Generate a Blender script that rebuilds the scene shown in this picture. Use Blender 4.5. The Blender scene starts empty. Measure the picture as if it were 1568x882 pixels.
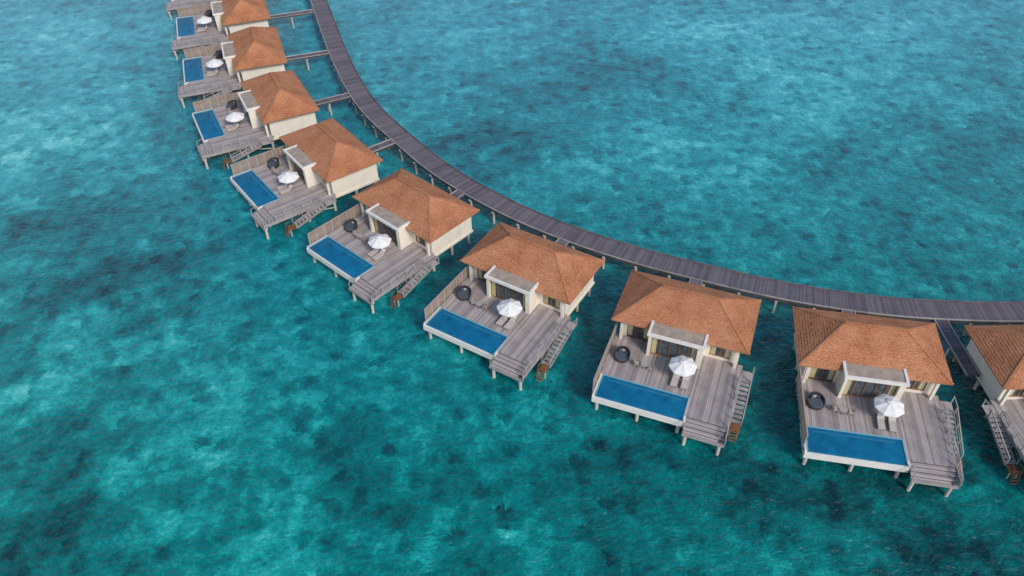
import bpy, math, random
import numpy as np
from mathutils import Matrix, Vector
random.seed(7)
sc=bpy.context.scene
R=math.radians
DECK=2.5

# ------------------------------------------------------------ materials
def newmat(name):
    m=bpy.data.materials.new(name); m.use_nodes=True
    nt=m.node_tree; b=nt.nodes['Principled BSDF']
    return m,nt,b
def N(nt,t,**k):
    n=nt.nodes.new(t)
    for a,v in k.items():
        if a in n.inputs: n.inputs[a].default_value=v
        else: setattr(n,a,v)
    return n
def ramp(nt,fac,stops,interp='LINEAR'):
    r=nt.nodes.new('ShaderNodeValToRGB'); e=r.color_ramp.elements
    r.color_ramp.interpolation=interp
    while len(e)<len(stops): e.new(0.5)
    for i,(p,c) in enumerate(stops):
        e[i].position=p; e[i].color=(*c,1)
    nt.links.new(fac,r.inputs[0]); return r
def math_(nt,op,a,b=None,clamp=False):
    n=nt.nodes.new('ShaderNodeMath'); n.operation=op; n.use_clamp=clamp
    for i,v in enumerate((a,b)):
        if v is None: continue
        if isinstance(v,(int,float)): n.inputs[i].default_value=v
        else: nt.links.new(v,n.inputs[i])
    return n.outputs[0]
def mix(nt,fac,a,b,bt='MIX'):
    n=nt.nodes.new('ShaderNodeMix'); n.data_type='RGBA'; n.blend_type=bt
    for s,v in ((n.inputs[0],fac),(n.inputs[6],a),(n.inputs[7],b)):
        if isinstance(v,(int,float)): s.default_value=v
        elif isinstance(v,tuple): s.default_value=(*v,1)
        else: nt.links.new(v,s)
    return n.outputs[2]
def coords(nt,scale=(1,1,1),kind='Object'):
    tc=nt.nodes.new('ShaderNodeTexCoord'); mp=nt.nodes.new('ShaderNodeMapping')
    mp.inputs['Scale'].default_value=scale
    nt.links.new(tc.outputs[kind],mp.inputs[0]); return mp.outputs[0]
def noise(nt,vec,scale,detail=4,rough=.55,dist=0):
    n=N(nt,'ShaderNodeTexNoise',Scale=scale,Detail=detail,Roughness=rough,Distortion=dist)
    nt.links.new(vec,n.inputs['Vector']); return n.outputs['Fac']
def bump(nt,b,h,strength,dist):
    n=N(nt,'ShaderNodeBump',Strength=strength,Distance=dist)
    nt.links.new(h,n.inputs['Height']); nt.links.new(n.outputs[0],b.inputs['Normal'])

def wood(name,dark,light,rough=.8,stain=.5):
    m,nt,b=newmat(name)
    g=nt.nodes.new('ShaderNodeNewGeometry')
    v=coords(nt); n=noise(nt,v,.7,5,.6); n2=noise(nt,v,14,2,.6)
    f=math_(nt,'ADD',math_(nt,'MULTIPLY',g.outputs['Random Per Island'],.45),math_(nt,'MULTIPLY',n,.55))
    c=ramp(nt,f,[(.2,dark),(.75,light)]).outputs[0]
    c=mix(nt,math_(nt,'MULTIPLY',n2,stain),c,tuple(x*.45 for x in dark),'MIX')
    nt.links.new(c,b.inputs['Base Color']); b.inputs['Roughness'].default_value=rough
    return m
M={}
M['deck']=wood('weathered_deck_wood',(.27,.23,.225),(.60,.53,.51),stain=.3)
M['walk']=wood('boardwalk_wood',(.11,.095,.115),(.25,.215,.245))
M['rail']=wood('railing_wood',(.32,.29,.28),(.58,.54,.52))
M['fence']=wood('fence_wood',(.30,.22,.18),(.52,.41,.34),stain=.3)
M['brown']=wood('brown_hardwood',(.18,.075,.035),(.36,.17,.08),.5,.2)
M['beam']=wood('understructure_wood',(.07,.06,.055),(.15,.13,.12))

def plaster(name,col,dirt=.25):
    m,nt,b=newmat(name); v=coords(nt); n=noise(nt,v,.9,6,.65)
    c=ramp(nt,n,[(.3,tuple(x*(1-dirt) for x in col)),(.6,col)]).outputs[0]
    nt.links.new(c,b.inputs['Base Color']); b.inputs['Roughness'].default_value=.85
    return m
M['cream']=plaster('cream_render',(.84,.77,.66),.12)
M['white']=plaster('white_paint',(.84,.80,.74),.12)
M['conc']=plaster('concrete_pile',(.66,.60,.52),.3)
M['slabtop']=plaster('portico_roof_timber',(.46,.37,.30),.4)

m,nt,b=newmat('shingle_thatch'); v=coords(nt)
g=nt.nodes.new('ShaderNodeNewGeometry')
n1=noise(nt,v,.45,5,.6); n2=noise(nt,v,6,4,.85)
f=math_(nt,'ADD',math_(nt,'MULTIPLY',n2,.72),math_(nt,'MULTIPLY',n1,.28))
c=ramp(nt,f,[(.36,(.20,.072,.038)),(.46,(.45,.180,.090)),(.55,(.60,.275,.145)),(.67,(.76,.45,.30))]).outputs[0]
oi=nt.nodes.new('ShaderNodeObjectInfo')
c=mix(nt,math_(nt,'MULTIPLY',oi.outputs['Random'],.25),c,(.43,.19,.105))
c=mix(nt,math_(nt,'MULTIPLY',g.outputs['Random Per Island'],.15),c,(.31,.13,.07))
nt.links.new(c,b.inputs['Base Color']); b.inputs['Roughness'].default_value=.95
b.inputs['Specular IOR Level'].default_value=.1
bump(nt,b,n2,.9,.08); M['thatch']=m

def plain(name,col,rough=.6,var=.2,scale=5,metal=0,spec=None):
    m,nt,b=newmat(name); v=coords(nt); n=noise(nt,v,scale,3,.6)
    c=ramp(nt,n,[(.3,tuple(x*(1-var) for x in col)),(.7,tuple(min(1,x*(1+var*.4)) for x in col))]).outputs[0]
    nt.links.new(c,b.inputs['Base Color']); b.inputs['Roughness'].default_value=rough
    b.inputs['Metallic'].default_value=metal
    return m
M['glass']=plain('window_glass',(.11,.13,.15),.06,.6,1.2)
M['curtain']=plain('curtain_fabric',(.60,.53,.30),.9,.3,8)
M['canvas']=plain('umbrella_canvas',(.84,.83,.82),.85,.08,3)
M['cushion']=plain('lounger_cushion',(.56,.51,.48),.9,.15,4)
M['rattan']=plain('dark_rattan',(.05,.05,.06),.9,.5,30)
M['navy']=plain('navy_cushion',(.09,.11,.14),.9,.3,10)
M['metal']=plain('pole_metal',(.5,.5,.5),.4,.1,5,.8)
M['tile']=plain('pool_tile',(.02,.19,.34),.4,.2,3)
M['poolrim']=plain('pool_rim_stone',(.26,.45,.52),.4,.2,6)
m,nt,b=newmat('pool_water'); v=coords(nt)
n=noise(nt,v,.7,3,.5,.5)
c=ramp(nt,n,[(.3,(.004,.110,.23)),(.7,(.008,.19,.36))]).outputs[0]
nt.links.new(c,b.inputs['Base Color']); b.inputs['Roughness'].default_value=.05; b.inputs['IOR'].default_value=1.33
bump(nt,b,noise(nt,v,3.5,2),.12,.05); M['poolwater']=m

# ------------------------------------------------------------ mesh builder
class MB:
    def __init__(s): s.v=[];s.f=[];s.m=[];s.mats=[]
    def mi(s,k):
        if k not in s.mats: s.mats.append(k)
        return s.mats.index(k)
    def add(s,vs,fs,k,T=None):
        o=len(s.v); i=s.mi(k)
        for p in vs: s.v.append(tuple(T@Vector(p)) if T is not None else tuple(p))
        for f in fs: s.f.append([q+o for q in f]); s.m.append(i)
    def box(s,x0,x1,y0,y1,z0,z1,k,T=None):
        vs=[(x,y,z) for z in (z0,z1) for y in (y0,y1) for x in (x0,x1)]
        s.add(vs,[(0,2,3,1),(4,5,7,6),(0,1,5,4),(2,6,7,3),(0,4,6,2),(1,3,7,5)],k,T)
    def beam(s,a,b_,w,h,k):
        a=Vector(a);b_=Vector(b_);d=b_-a;L=d.length
        q=d.to_track_quat('X','Z').to_matrix().to_4x4()
        s.box(0,L,-w/2,w/2,-h/2,h/2,k,Matrix.Translation(a)@q)
    def cyl(s,x,y,z0,z1,r0,r1,k,n=12,T=None,cap=True):
        vs=[(x+r*math.cos(2*math.pi*i/n),y+r*math.sin(2*math.pi*i/n),z) for r,z in ((r0,z0),(r1,z1)) for i in range(n)]
        fs=[(i,(i+1)%n,n+(i+1)%n,n+i) for i in range(n)]
        if cap: fs+=[tuple(range(n))[::-1],tuple(range(n,2*n))]
        s.add(vs,fs,k,T)
    def mesh(s,name):
        me=bpy.data.meshes.new(name); me.from_pydata(s.v,[],s.f)
        for k in s.mats: me.materials.append(M[k])
        me.polygons.foreach_set('material_index',s.m); me.update(); return me
def obj(name,me,mat=Matrix(),parent=None):
    o=bpy.data.objects.new(name,me); sc.collection.objects.link(o)
    if parent is not None: o.parent=parent
    o.matrix_local=mat
    return o

# ------------------------------------------------------------ villa parts (local: +x along front, +y towards boardwalk, deck z=0)
EX0,EX1,EY0,EY1,EZ=-.9,13.88,8.23,16.99,2.88
RISE=2.6
def make_roof():
    b=MB(); rnd=random.Random(3)
    hw=(EY1-EY0)/2; cy=(EY0+EY1)/2
    rows=17
    def ring(t,dz):
        i=hw*t
        z=EZ+RISE*t+dz
        return (EX0+i,EX1-i,EY0+i,EY1-i,z)
    def slope(side):
        for r in range(rows):
            t0=r/rows; t1=(r+1)/rows
            t1=min(1,t1+.004)
            A=ring(max(0,t0-.012 if r else 0),.065);B=ring(t1,.02)
            if side==0: a0,a1=(A[0],A[2]),(A[1],A[2]); b0,b1=(B[0],B[2]),(B[1],B[2])
            if side==1: a0,a1=(A[1],A[2]),(A[1],A[3]); b0,b1=(B[1],B[2]),(B[1],B[3])
            if side==2: a0,a1=(A[1],A[3]),(A[0],A[3]); b0,b1=(B[1],B[3]),(B[0],B[3])
            if side==3: a0,a1=(A[0],A[3]),(A[0],A[2]); b0,b1=(B[0],B[3]),(B[0],B[2])
            L=math.hypot(a1[0]-a0[0],a1[1]-a0[1]); n=max(2,int(L/.22))
            vs=[];fs=[]
            for i in range(n+1):
                u=i/n; j=0 if i in(0,n) else rnd.uniform(-.05,.03)
                pa=Vector((a0[0]+(a1[0]-a0[0])*u,a0[1]+(a1[1]-a0[1])*u,A[4]))
                pb=Vector((b0[0]+(b1[0]-b0[0])*u,b0[1]+(b1[1]-b0[1])*u,B[4]))
                d=(pa-pb); pa=pa+d*j*1.2+Vector((0,0,0 if i in(0,n) else rnd.uniform(-.02,.02)))
                low=pa-Vector((0,0,.16 if r==0 else .06))
                vs+=[pb,pa,low]
            for i in range(n):
                o=3*i; fs+=[(o,o+1,o+4,o+3),(o+1,o+2,o+5,o+4)]
            b.add(vs,fs,'thatch')
    for s_ in range(4): slope(s_)
    z=EZ+RISE+.07
    ra=(EX0+hw,cy,z);rb=(EX1-hw,cy,z)
    b.beam(ra,rb,.32,.10,'thatch')
    for c_,r_ in (((EX0,EY0),ra),((EX0,EY1),ra),((EX1,EY0),rb),((EX1,EY1),rb)):
        b.beam((c_[0],c_[1],EZ+.05),(r_[0],r_[1],r_[2]-.03),.24,.06,'thatch')
    b.box(EX0+.08,EX1-.08,EY0+.08,EY1-.08,EZ-.16,EZ-.10,'brown')
    return b.mesh('roof')
FY=9.25
def make_walls():
    b=MB(); WH=EZ-.17
    x0,x1,y0,y1=.15,12.85,FY,16.2
    b.box(x0,x0+.2,y0+.2,y1,-.45,WH,'cream'); b.box(x1-.2,x1,y0+.2,y1,-.45,WH,'cream')
    b.box(x0,x1,y1,y1+.2,-.45,WH,'cream')
    def window(w0,w1,y,z0,z1):
        n=max(2,round((w1-w0)/1.0)); s=(w1-w0)/n
        b.box(w0,w1,y+.05,y+.07,z0,z1,'glass')
        b.box(w0,w1,y-.02,y+.045,z1-.1,z1-.002,'brown'); b.box(w0,w1,y-.02,y+.045,z0+.002,z0+.12,'brown')
        for i in range(n+1):
            cx=w0+s*i; c0=max(w0,cx-.06); c1=min(w1,cx+.06)
            b.box(c0,c1,y-.03,y+.046,z0+.12,z1-.1,'brown')
        for cx in (w0+.33,w1-.33):
            b.box(cx-.25,cx+.25,y+.035,y+.048,z0+.12,z1-.1,'curtain')
    def facade(a,c,ws,y,th=.2,head=2.3,sill=.05):
        cur=a
        for (w0,w1) in ws:
            if w0>cur: b.box(cur,w0,y,y+th,0,WH,'cream')
            b.box(w0,w1,y,y+th,head,WH,'cream')
            if sill>.06: b.box(w0,w1,y,y+th,0,sill,'cream')
            window(w0,w1,y+.08,sill,head)
            cur=w1
        if cur<c: b.box(cur,c,y,y+th,0,WH,'cream')
    facade(x0,3.5,[(.75,3.2)],y0)
    facade(9.3,x1,[(9.9,12.1)],y0,sill=.35)
    b.box(3.5,3.82,7.15,y0+.2,0,3.1,'cream'); b.box(8.75,9.3,7.15,y0+.2,0,3.1,'cream')
    b.box(3.82,8.75,7.55,7.75,2.65,3.1,'cream'); window(3.82,8.75,7.60,.02,2.65)
    b.box(3.35,9.45,6.93,7.2,3.10,3.44,'white'); b.box(3.35,3.62,7.2,10.0,3.10,3.44,'white')
    b.box(9.18,9.45,7.2,10.0,3.10,3.44,'white'); b.box(3.62,9.18,7.2,10.0,3.13,3.34,'slabtop')
    for x in (.10,12.6): b.box(x,x+.30,8.55,8.85,0,WH,'cream')
    b.box(.0,13.0,9.3,16.5,-.75,-.46,'cream')
    return b.mesh('walls')
def make_deck():
    b=MB()
    w=.19
    x=-.3
    while x<13.5:
        y0=2.95 if x<9.1 else .35
        b.box(x,x+w-.022,y0,FY-.01,-.05,0,'deck'); x+=w
    for i in range(4):
        ys=.35-.46*(i+1); z=-.13*(i+1)
        for j in range(2):
            b.box(9.35,13.5,ys+.235*j,ys+.235*j+.21,z-.05,z,'deck')
        b.box(9.37,13.48,ys+.43,ys+.455,z-.05,z+.078,'beam')
    b.box(13.53,13.60,-1.5,FY-.01,-.42,.02,'rail'); b.box(-.37,-.31,-.3,FY-.01,-.42,.02,'rail')
    b.box(9.35,13.5,-1.56,-1.50,-.80,-.50,'rail')
    for y in (.7,3.3,6,8.7): b.box(-.28 if y>3 else 9.4,13.5,y,y+.2,-.38,-.07,'beam')
    for x in (.2,4.4,8.7,13.0):
        b.box(x,x+.2,3.2 if x<9 else -1.4,9.2,-.75,-.39,'beam')
    return b.mesh('deck')
def make_piles():
    b=MB()
    def pile(x,y,t): b.cyl(x,y,-3.4,t,.18,.18,'conc',10); b.box(x-.24,x+.24,y-.24,y+.24,t,t+.22,'conc')
    for x in (.15,4.5,8.75): pile(x,.1,-1.12)
    pile(13.1,-1.2,-.99); pile(9.7,-1.2,-.99)
    for y in (5,9.0): 
        for x in (.3,4.5,8.8,13.1): pile(x,y,-.98)
    for y in (12.8,15.9):
        for x in (.4,4.5,8.8,12.6): pile(x,y,-.98)
    for x in (.15,13.1): b.beam((x,5,-1.05),(x,9,-2.0),.08,.12,'conc')
    return b.mesh('piles')
def make_rail():
    b=MB(); x=13.52
    pts=[(-1.4,-.5),(-.6,-.3),(.4,0),(1.7,0),(3.0,0),(4.3,0),(5.6,0),(6.9,0)]
    for y,z in pts: b.box(x-.045,x+.045,y-.045,y+.045,z-.35,z+1.0,'rail')
    for (a,za),(c,zc) in zip(pts,pts[1:]):
        b.beam((x,a,za+1.03),(x,c,zc+1.03),.12,.05,'rail')
        for h in (.25,.5,.75): b.beam((x,a,za+h),(x,c,zc+h),.03,.03,'rail')
    for y,z in ((-1.4,-.5),(-.5,-.25)): b.box(9.36,9.44,y-.04,y+.04,z-.2,z+.75,'rail')
    b.beam((9.4,-1.4,.27),(9.4,-.5,.52),.08,.05,'rail')
    return b.mesh('railing')
def make_stairs():
    b=MB(); xa,xb=13.66,14.75
    b.box(xa,xb,7.1,8.6,-.10,-.02,'deck')
    n=9
    for i in range(n):
        y=7.05-.52*i; z=-.02-.15*(i+1)
        b.box(xa+.05,xb-.05,y-.42,y,z-.05,z,'deck')
    for x in (xa,xb-.03):
        b.beam((x+.02,7.1,-.15),(x+.02,7.1-.52*n,-.15-.15*n),.06,.28,'rail')
        for i in range(0,n+1,3):
            y=7.1-.52*i;z=-.15*i
            b.box(x-.03,x+.05,y-.04,y+.04,z-.2,z+.95,'rail')
        b.beam((x+.01,7.1,.95),(x+.01,7.1-.52*n,.95-.15*n),.1,.05,'rail')
        b.beam((x+.01,7.1,.5),(x+.01,7.1-.52*n,.5-.15*n),.03,.03,'rail')
    for y in (7.2,8.5): b.box(xb-.05,xb+.03,y-.04,y+.04,-.1,.95,'rail')
    b.beam((xb,7.1,.95),(xb,8.6,.95),.1,.05,'rail')
    y1=7.1-.52*n
    for k in range(5): b.box(xa+.05,xb-.05,y1-.2*(k+1)+.02,y1-.2*k,-1.55,-1.48,'brown')
    for x in (xa+.15,xb-.15): 
        b.beam((x,y1-1.0,-.7),(x,y1-1.5,-2.9),.07,.07,'brown'); b.beam((x,y1-1.0,-.7),(x,y1-.5,-.75),.07,.07,'brown')
        b.box(x-.06,x+.06,y1-.9,y1-.78,-3.3,-1.5,'conc')
    for k in range(5): b.beam((xa+.15,y1-1.1-.1*k,-1.05-.35*k),(xb-.15,y1-1.1-.1*k,-1.05-.35*k),.06,.12,'brown')
    return b.mesh('stairs')
def make_pool():
    b=MB()
    b.box(-.32,9.33,-.42,-.22,-.90,-.16,'white'); b.box(-.32,-.12,-.22,2.93,-.90,-.02,'white')
    b.box(9.16,9.33,-.22,2.93,-.90,-.02,'white'); b.box(-.12,9.16,-.22,2.9,-.90,-.70,'white')
    b.box(-.12,9.16,-.22,-.10,-.70,-.10,'tile'); b.box(-.12,9.16,2.80,2.93,-.70,.01,'poolrim')
    b.box(-.12,0,-.10,2.8,-.70,.01,'poolrim'); b.box(9.04,9.16,-.10,2.8,-.70,.01,'poolrim')
    b.box(0,9.04,-.10,2.8,-.60,-.08,'poolwater')
    b.box(.6,8.4,2.25,2.5,-.079,-.074,'tile')
    return b.mesh('swimming_pool')
def make_fence():
    b=MB(); L=8.7; H=1.6
    n=7
    for i in range(n+1):
        y=L*i/n; b.box(-.05,.05,y-.05,y+.05,-.5,H+.06,'rail')
    z=.08
    while z<H-.02:
        b.box(-.035,-.012,.05,L-.05,z,z+.10,'fence'); z+=.145
    for i in range(40):
        y=.15+i*(L-.3)/39; b.box(-.010,.012,y-.025,y+.025,.05,H-.02,'fence')
    b.box(-.07,.07,-.05,L+.05,H+.062,H+.10,'fence')
    return b.mesh('privacy_fence')
def make_umbrella():
    b=MB(); n=8; r=1.48; H=2.55
    prof=[(0.06,H),(.5,H-.14),(1.0,H-.32),(r,H-.58)]
    vs=[];fs=[]; seg=n*2
    for (rr,z) in prof:
        for i in range(seg):
            a=2*math.pi*i/seg; k=1 if i%2==0 else .925
            zz=z+(0 if i%2==0 else -.035*rr)
            vs.append((rr*k*math.cos(a),rr*k*math.sin(a),zz))
    for j in range(3):
        for i in range(seg): fs.append((j*seg+i,(j+1)*seg+i,(j+1)*seg+(i+1)%seg,j*seg+(i+1)%seg))
    o=len(vs)
    for i in range(seg):
        x,y,z=vs[3*seg+i]; vs.append((x,y,z-.16))
    for i in range(seg): fs.append((3*seg+i,o+i,o+(i+1)%seg,3*seg+(i+1)%seg))
    vs.append((0,0,H+.04)); c=len(vs)-1
    for i in range(seg): fs.append((i,(i+1)%seg,c))
    b.add(vs,fs,'canvas')
    cv=[(.42*math.cos(2*math.pi*i/8),.42*math.sin(2*math.pi*i/8),H-.03) for i in range(8)]+[(0,0,H+.14)]
    b.add(cv,[(i,(i+1)%8,8) for i in range(8)],'canvas')
    b.cyl(0,0,0,H+.22,.03,.03,'metal',8); b.cyl(0,0,0,.09,.34,.30,'metal',16)
    for i in range(8):
        a=2*math.pi*i/8; b.beam((.05*math.cos(a),.05*math.sin(a),H-.07),(r*.97*math.cos(a),r*.97*math.sin(a),H-.63),.02,.02,'metal')
    return b.mesh('patio_umbrella')
def make_lounger():
    b=MB()
    b.box(-.33,.33,-1.0,.25,.30,.40,'cushion'); b.box(-.36,-.335,-1.0,1.0,.2,.3,'fence'); b.box(.335,.36,-1.0,1.0,.2,.3,'fence')
    for k in range(9): b.box(-.335,.335,-.98+.22*k,-.86+.22*k,.24,.28,'fence')
    T=Matrix.Translation((0,.25,.33))@Matrix.Rotation(R(38),4,'X')
    b.box(-.33,.33,.02,.80,-.03,.07,'cushion',T); b.box(-.2,.2,.55,.76,.075,.14,'canvas',T); b.box(-.34,.34,0,.82,-.07,-.035,'fence',T)
    for x in (-.34,.28):
        for y in (-.95,.85): b.box(x,x+.06,y,y+.06,0,.2,'fence')
    return b.mesh('sun_lounger')
def make_daybed():
    b=MB()
    b.cyl(0,0,.06,.34,.80,.88,'rattan',28); b.cyl(0,0,.341,.47,.76,.74,'navy',28)
    n=22
    vs=[];fs=[]
    for i in range(n+1):
        a=R(-20)+R(220)*i/n; h=.42+.42*math.sin(math.pi*i/n)
        for rr in (.88,.79):
            vs.append((rr*math.cos(a),rr*math.sin(a),.33)); vs.append((rr*1.03*math.cos(a),rr*1.03*math.sin(a),.33+h*.8))
    for i in range(n):
        o=4*i; fs+=[(o,o+4,o+5,o+1),(o+2,o+3,o+7,o+6),(o+1,o+5,o+7,o+3)]
    fs+=[(0,1,3,2),(4*n,4*n+2,4*n+3,4*n+1)]
    b.add(vs,fs,'rattan')
    for a,k in ((60,'navy'),(90,'cushion'),(125,'navy')):
        T=Matrix.Rotation(R(a),4,'Z')@Matrix.Translation((.58,0,.62))@Matrix.Rotation(R(-20),4,'Y'); b.box(-.07,.07,-.2,.2,-.15,.18,k,T)
    for a in range(0,360,60): b.cyl(.7*math.cos(R(a)),.7*math.sin(R(a)),0,.08,.05,.05,'rattan',8)
    return b.mesh('round_daybed')
def make_table():
    b=MB(); b.cyl(0,0,.70,.74,.40,.40,'rail',20); b.cyl(0,0,.04,.70,.035,.035,'metal',8); b.cyl(0,0,0,.04,.24,.22,'metal',14)
    return b.mesh('patio_table')
def make_chair():
    b=MB(); b.box(-.25,.25,-.25,.25,.40,.46,'fence'); b.box(-.22,.22,-.22,.20,.461,.51,'cushion')
    T=Matrix.Translation((0,.24,.46))@Matrix.Rotation(R(-12),4,'X'); 
    for k in range(5): b.box(-.23+.105*k,-.17+.105*k,-.015,.02,0,.42,'fence',T)
    b.box(-.25,.25,-.02,.025,.42,.48,'fence',T)
    for x in (-.25,.20):
        for y in (-.25,.20): b.box(x,x+.05,y,y+.05,0,.40,'fence')
        b.box(x,x+.05,-.25,.25,.62,.66,'fence'); b.box(x,x+.05,-.25,-.20,.46,.62,'fence')
    return b.mesh('patio_chair')
ME=dict(roof=make_roof(),walls=make_walls(),deck=make_deck(),piles=make_piles(),railing=make_rail(),stairs=make_stairs())
pool=make_pool();fence=make_fence();umb=make_umbrella();lng=make_lounger();dby=make_daybed();tbl=make_table();chr_=make_chair()

VILLAS=[(-71.6,167.1,-71.2,0),(-64.81,148.95,-71.16,0),(-57.98,130.73,-71.2,0),(-50.56,111.39,-63.05,0),(-39.67,93.04,-52.8,0),
 (-25.67,76.88,-42.26,0),(-9.73,62.72,-32.19,0),(8.53,51.85,-21.89,0),(28.37,44.49,-11.6,0),(53.2,40.9,0,1),(76,42.5,9,1)]
CL=[(-62.6,232),(-54.5,207),(-46.4,182),(-38.5,156.9),(-30.3,131.3),(-23.4,113.9),(-15.9,102.1),(-9.2,93.1),(-0.8,84.8),(7.4,78.7),(15.6,74),(24.3,70.1),(33,66.7),(42.6,64.2),(51.5,63.1),(60,62.8),(72,63.6),(86,66.5),(104,72)]
def cr(P,n=20):
    out=[]
    P=[Vector(p) for p in P]
    for i in range(1,len(P)-2):
        for k in range(n):
            t=k/n;a,b,c,d=P[i-1],P[i],P[i+1],P[i+2]
            out.append(.5*((2*b)+(c-a)*t+(2*a-5*b+4*c-d)*t*t+(3*b-a-3*c+d)*t**3))
    return out
path=cr(CL)
for _ in range(25): path=[path[0]]+[(path[i-1]+path[i]*2+path[i+1])/4 for i in range(1,len(path)-1)]+[path[-1]]
def resample(path,s):
    out=[path[0].copy()];acc=0
    for a,b in zip(path,path[1:]):
        L=(b-a).length
        while acc+L>=s:
            t=(s-acc)/L; a=a+(b-a)*t; out.append(a.copy()); L=(b-a).length; acc=0
        acc+=L
    return out
bw=MB(); W=1.62
pts=resample(path,.21)
rb_=random.Random(5)
for i in range(len(pts)-1):
    a=pts[i];d=(pts[i+1]-a).normalized(); ang=math.atan2(d.y,d.x)
    T=Matrix.Translation((a.x,a.y,0))@Matrix.Rotation(ang,4,'Z')
    bw.box(0,.188,-W+rb_.uniform(-.02,.02),W+rb_.uniform(-.02,.02),-.05,rb_.uniform(-.006,.006),'walk',T)
bwm=bw.mesh('planks')
bs=MB(); pts2=resample(path,1.4)
for i in range(len(pts2)-1):
    a=pts2[i];c=pts2[i+1];d=(c-a).normalized();nv=Vector((-d.y,d.x))
    for s_ in (-1,1):
        p=a+nv*s_*(W-.06);q=c+nv*s_*(W-.06)
        bs.beam((p.x,p.y,.09),(q.x,q.y,.09),.12,.12,'rail' if s_<0 else 'walk')
        p=a+nv*s_*(W-.12);q=c+nv*s_*(W-.12)
        bs.beam((p.x,p.y,-.23),(q.x,q.y,-.23),.14,.34,'beam')
    if i%3==0:
        for s_ in (-1,1):
            p=a+nv*s_*(W-.25); bs.cyl(p.x,p.y,-3.4,-.62,.15,.15,'conc',10)
        p=a+nv*(W+.1);q=a-nv*(W+.1); bs.beam((p.x,p.y,-.51),(q.x,q.y,-.51),.28,.21,'conc')
bsm=bs.mesh('substructure')
e=bpy.data.objects.new('boardwalk',None); sc.collection.objects.link(e); e.location=(0,0,DECK)
obj('planks',bwm,parent=e); obj('substructure',bsm,parent=e)

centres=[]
for vi,(px,py,ang,mir) in enumerate(VILLAS):
    T=Matrix.Translation((px,py,DECK))@Matrix.Rotation(R(ang),4,'Z')
    if mir: T=T@Matrix.Translation((9,0,0))@Matrix.Diagonal((-1,1,1,1))
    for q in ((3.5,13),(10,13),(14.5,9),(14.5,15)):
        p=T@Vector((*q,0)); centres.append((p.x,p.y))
    e=bpy.data.objects.new('overwater_villa',None); sc.collection.objects.link(e); e.matrix_world=T
    for k,me in ME.items(): obj(k,me,parent=e)
    rd=random.Random(100+vi)
    j=lambda s:rd.uniform(-s,s)
    def put(name,me,x,y,a=0,z=0): obj(name,me,T@Matrix.Translation((x,y,z))@Matrix.Rotation(R(a),4,'Z'))
    put('swimming_pool',pool,0,0); put('privacy_fence',fence,-.42,.3)
    put('patio_umbrella',umb,7.76+j(.1),5.2+j(.1),j(20))
    put('sun_lounger',lng,7.25+j(.05),4.55+j(.1),j(3)); put('sun_lounger',lng,8.35+j(.05),4.5+j(.1),j(3))
    put('round_daybed',dby,1.13,5.78,j(15))
    put('patio_table',tbl,3.75+j(.1),5.1+j(.1)); put('patio_chair',chr_,3.0,5.15+j(.1),95+j(12)); put('patio_chair',chr_,4.5,5.2+j(.1),-90+j(12))
    st=T@(Vector((13.75,12.6,0)) if mir else Vector((6.2,16.45,0))); st2=Vector((st.x,st.y))
    dirv=(T.to_3x3()@Vector((0,1,0))); dv=Vector((dirv.x,dirv.y)).normalized()
    best=None
    for p in pts2:
        w=p-st2; al=w.dot(dv); la=abs(w.cross(dv))
        if al>0 and (best is None or la<best[0]): best=(la,al)
    L=best[1]-W+.1 if best else 3
    if L>.3:
        ab=MB(); y=0
        while y<L: ab.box(-.75,.75,y,y+.188,-.06,-.01,'walk'); y+=.21
        for s_ in (-1,1):
            ab.box(s_*.70-.05,s_*.70+.05,0,L,-.012,.10,'rail'); ab.box(s_*.6-.06,s_*.6+.06,0,L,-.34,-.07,'beam')
            if L>3: ab.cyl(s_*.6,L*.5,-3.4,-.34,.13,.13,'conc',10)
        a2=math.atan2(dv.y,dv.x)-math.pi/2
        obj('access_walkway',ab.mesh('access_walkway'),Matrix.Translation((st.x,st.y,DECK))@Matrix.Rotation(a2,4,'Z'))

# ------------------------------------------------------------ sea
def axis(lo,hi,st,far):
    core=list(np.arange(lo,hi+.1,st)); s=[];d=st
    x=lo
    while x>-far: d*=1.5; x-=d; s.append(x)
    e_=[];d=st;x=hi
    while x<far: d*=1.5; x+=d; e_.append(x)
    return np.array(s[::-1]+core+e_)
xs=axis(-150,150,1.5,4000);ys=axis(0,220,1.5,4000)
X,Y=np.meshgrid(xs,ys)
B=[
(-2.5,107,8,7,-.30),(18,132,11,9,-.20),(7,122,8,7,-.14),(75,102,8,6,-.2),(60,92,10,5,-.08),
(-48,77,8,5,-.28),(-66,85,9,7,-.24),(-54,71,9,4,-.2),(-35,61,6,3,-.22),(-43,41,7,5,-.22),(-41,50,5,4,-.14),
(25,40,14,7,-.2),(40,37,9,7,-.22),(-14,45,7,4,-.12),(5,42,8,5,-.10),(18,50,7,6,-.15),(-60,105,10,12,-.05),
(-76,108,16,14,.28),(-92,145,16,16,.2),(-64,74,4,4,.1),(-43,64,8,4,.28),(-36,49,7,6,.2),(-54,57,5,6,.22),(-27,38,9,5,.18),
(-30,56,6,4,.14),(-22,60,6,5,.10),(-16,52,6,4,.10),(26,99,16,12,.14),(51,117,16,14,.16),(39,142,20,12,.18),(70,140,20,16,.12),(2,36,3,1.5,.16),(30,33.5,4,1.5,.2),(-6,140,12,12,.1),
(0,34,6,2,.05)]
B+=[(x,y,5,5,-.085) for x,y in centres]   # shade under and beside the villas, painted into the sea colour
WX=X+3.2*np.sin(X*.31+Y*.17)+2.0*np.sin(Y*.63-X*.41+1.3)+1.2*np.sin(X*1.1+Y*.9)
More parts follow.
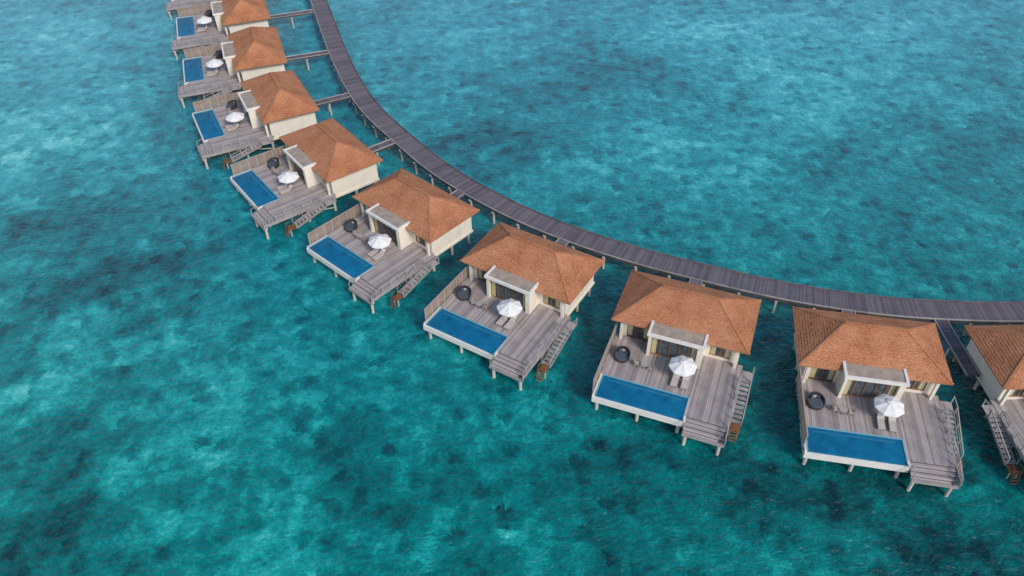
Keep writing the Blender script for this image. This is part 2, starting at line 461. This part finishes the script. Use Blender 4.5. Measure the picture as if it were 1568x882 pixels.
WY=Y+3.0*np.sin(Y*.27-X*.21+.7)+1.8*np.sin(X*.57+Y*.49+2.1)+1.1*np.sin(Y*1.3-X*.8)
t=np.full_like(X,.5)
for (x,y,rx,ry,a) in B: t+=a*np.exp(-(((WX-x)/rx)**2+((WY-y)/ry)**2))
near=np.clip((Y-40)/110,0,1)  # sea colour turns bluer and lighter with distance
verts=np.stack([X.ravel(),Y.ravel(),np.zeros(X.size)],-1)
nx=len(xs);ny=len(ys)
idx=np.arange(nx*ny).reshape(ny,nx)
F=np.stack([idx[:-1,:-1],idx[:-1,1:],idx[1:,1:],idx[1:,:-1]],-1).reshape(-1,4)
me=bpy.data.meshes.new('sea_water'); me.from_pydata(verts.tolist(),[],F.tolist())
at=me.attributes.new('seabed_shade','FLOAT','POINT'); at.data.foreach_set('value',t.ravel().astype(np.float32))
at=me.attributes.new('farblue','FLOAT','POINT'); at.data.foreach_set('value',near.ravel().astype(np.float32))
m,nt,b=newmat('lagoon_water'); v=coords(nt)
a1=N(nt,'ShaderNodeAttribute',attribute_name='seabed_shade').outputs['Fac']
a2=N(nt,'ShaderNodeAttribute',attribute_name='farblue').outputs['Fac']
n1=noise(nt,v,.085,4,.65,1.0); n2=noise(nt,v,.42,7,.84,.2)
# coral heads: distorted cells, present where the reef mask allows
dn=N(nt,'ShaderNodeTexNoise',Scale=1.1,Detail=3,Roughness=.65); nt.links.new(v,dn.inputs['Vector'])
vm=N(nt,'ShaderNodeVectorMath',operation='SCALE'); nt.links.new(dn.outputs['Color'],vm.inputs[0]); vm.inputs['Scale'].default_value=2.6
va=N(nt,'ShaderNodeVectorMath',operation='ADD'); nt.links.new(v,va.inputs[0]); nt.links.new(vm.outputs[0],va.inputs[1])
vo=N(nt,'ShaderNodeTexVoronoi',Scale=.42,Randomness=1.0); vo.voronoi_dimensions='2D'; nt.links.new(va.outputs[0],vo.inputs['Vector'])
def cen(x,k): return math_(nt,'MULTIPLY',math_(nt,'SUBTRACT',x,.5),k)
sp=ramp(nt,vo.outputs['Distance'],[(.22,(0,0,0)),(.46,(.8,.8,.8)),(.8,(1,1,1))]).outputs[0]
cs=N(nt,'ShaderNodeSeparateColor'); nt.links.new(vo.outputs['Color'],cs.inputs[0])
# random cell brightness: some heads dark, some sandy hollows
sgn=math_(nt,'SUBTRACT',cs.outputs[0],.68)
clump=math_(nt,'MULTIPLY',math_(nt,'SUBTRACT',1.0,sp),math_(nt,'MULTIPLY',sgn,.34))
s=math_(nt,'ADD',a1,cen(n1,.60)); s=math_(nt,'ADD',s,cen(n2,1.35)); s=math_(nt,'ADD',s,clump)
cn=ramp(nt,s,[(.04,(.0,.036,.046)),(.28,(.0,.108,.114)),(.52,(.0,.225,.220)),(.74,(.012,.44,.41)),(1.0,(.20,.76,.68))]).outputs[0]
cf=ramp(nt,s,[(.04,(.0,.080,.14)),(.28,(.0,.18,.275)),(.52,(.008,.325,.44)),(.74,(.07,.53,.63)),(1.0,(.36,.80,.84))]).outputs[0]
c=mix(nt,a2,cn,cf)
nt.links.new(c,b.inputs['Base Color']); b.inputs['Roughness'].default_value=.08; b.inputs['IOR'].default_value=1.33
b.inputs['Specular IOR Level'].default_value=.42
w1=noise(nt,coords(nt,(1,1.4,1)),1.2,4,.65,.4)
bump(nt,b,w1,.75,.45)
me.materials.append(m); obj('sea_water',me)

# ------------------------------------------------------------ light
w=bpy.data.worlds.new('World'); sc.world=w; w.use_nodes=True; nt=w.node_tree
EL,AZ=38,148
sky=nt.nodes.new('ShaderNodeTexSky'); sky.sky_type='NISHITA'; sky.sun_disc=False
sky.sun_elevation=R(EL); sky.sun_rotation=R(AZ)
nt.links.new(sky.outputs[0],nt.nodes['Background'].inputs[0]); nt.nodes['Background'].inputs[1].default_value=.145
l=bpy.data.lights.new('sun','SUN'); l.energy=2.3; l.angle=R(14); l.color=(1,.92,.82)
o=bpy.data.objects.new('sun',l); sc.collection.objects.link(o)
d=Vector((math.sin(R(AZ))*math.cos(R(EL)),math.cos(R(AZ))*math.cos(R(EL)),math.sin(R(EL))))
o.rotation_euler=d.to_track_quat('Z','Y').to_euler()
# ------------------------------------------------------------ camera
cam=bpy.data.cameras.new('camera'); cam.lens=36*1183.4/1568; cam.clip_end=10000
co=bpy.data.objects.new('camera',cam); sc.collection.objects.link(co)
co.matrix_world=Matrix.Translation((0,0,62.17+DECK))@Matrix.Rotation(R(90-42.277),4,'X')@Matrix.Rotation(R(-.995),4,'Z')
sc.camera=co
sc.view_settings.view_transform='Standard'; sc.view_settings.look='None'; sc.view_settings.exposure=0
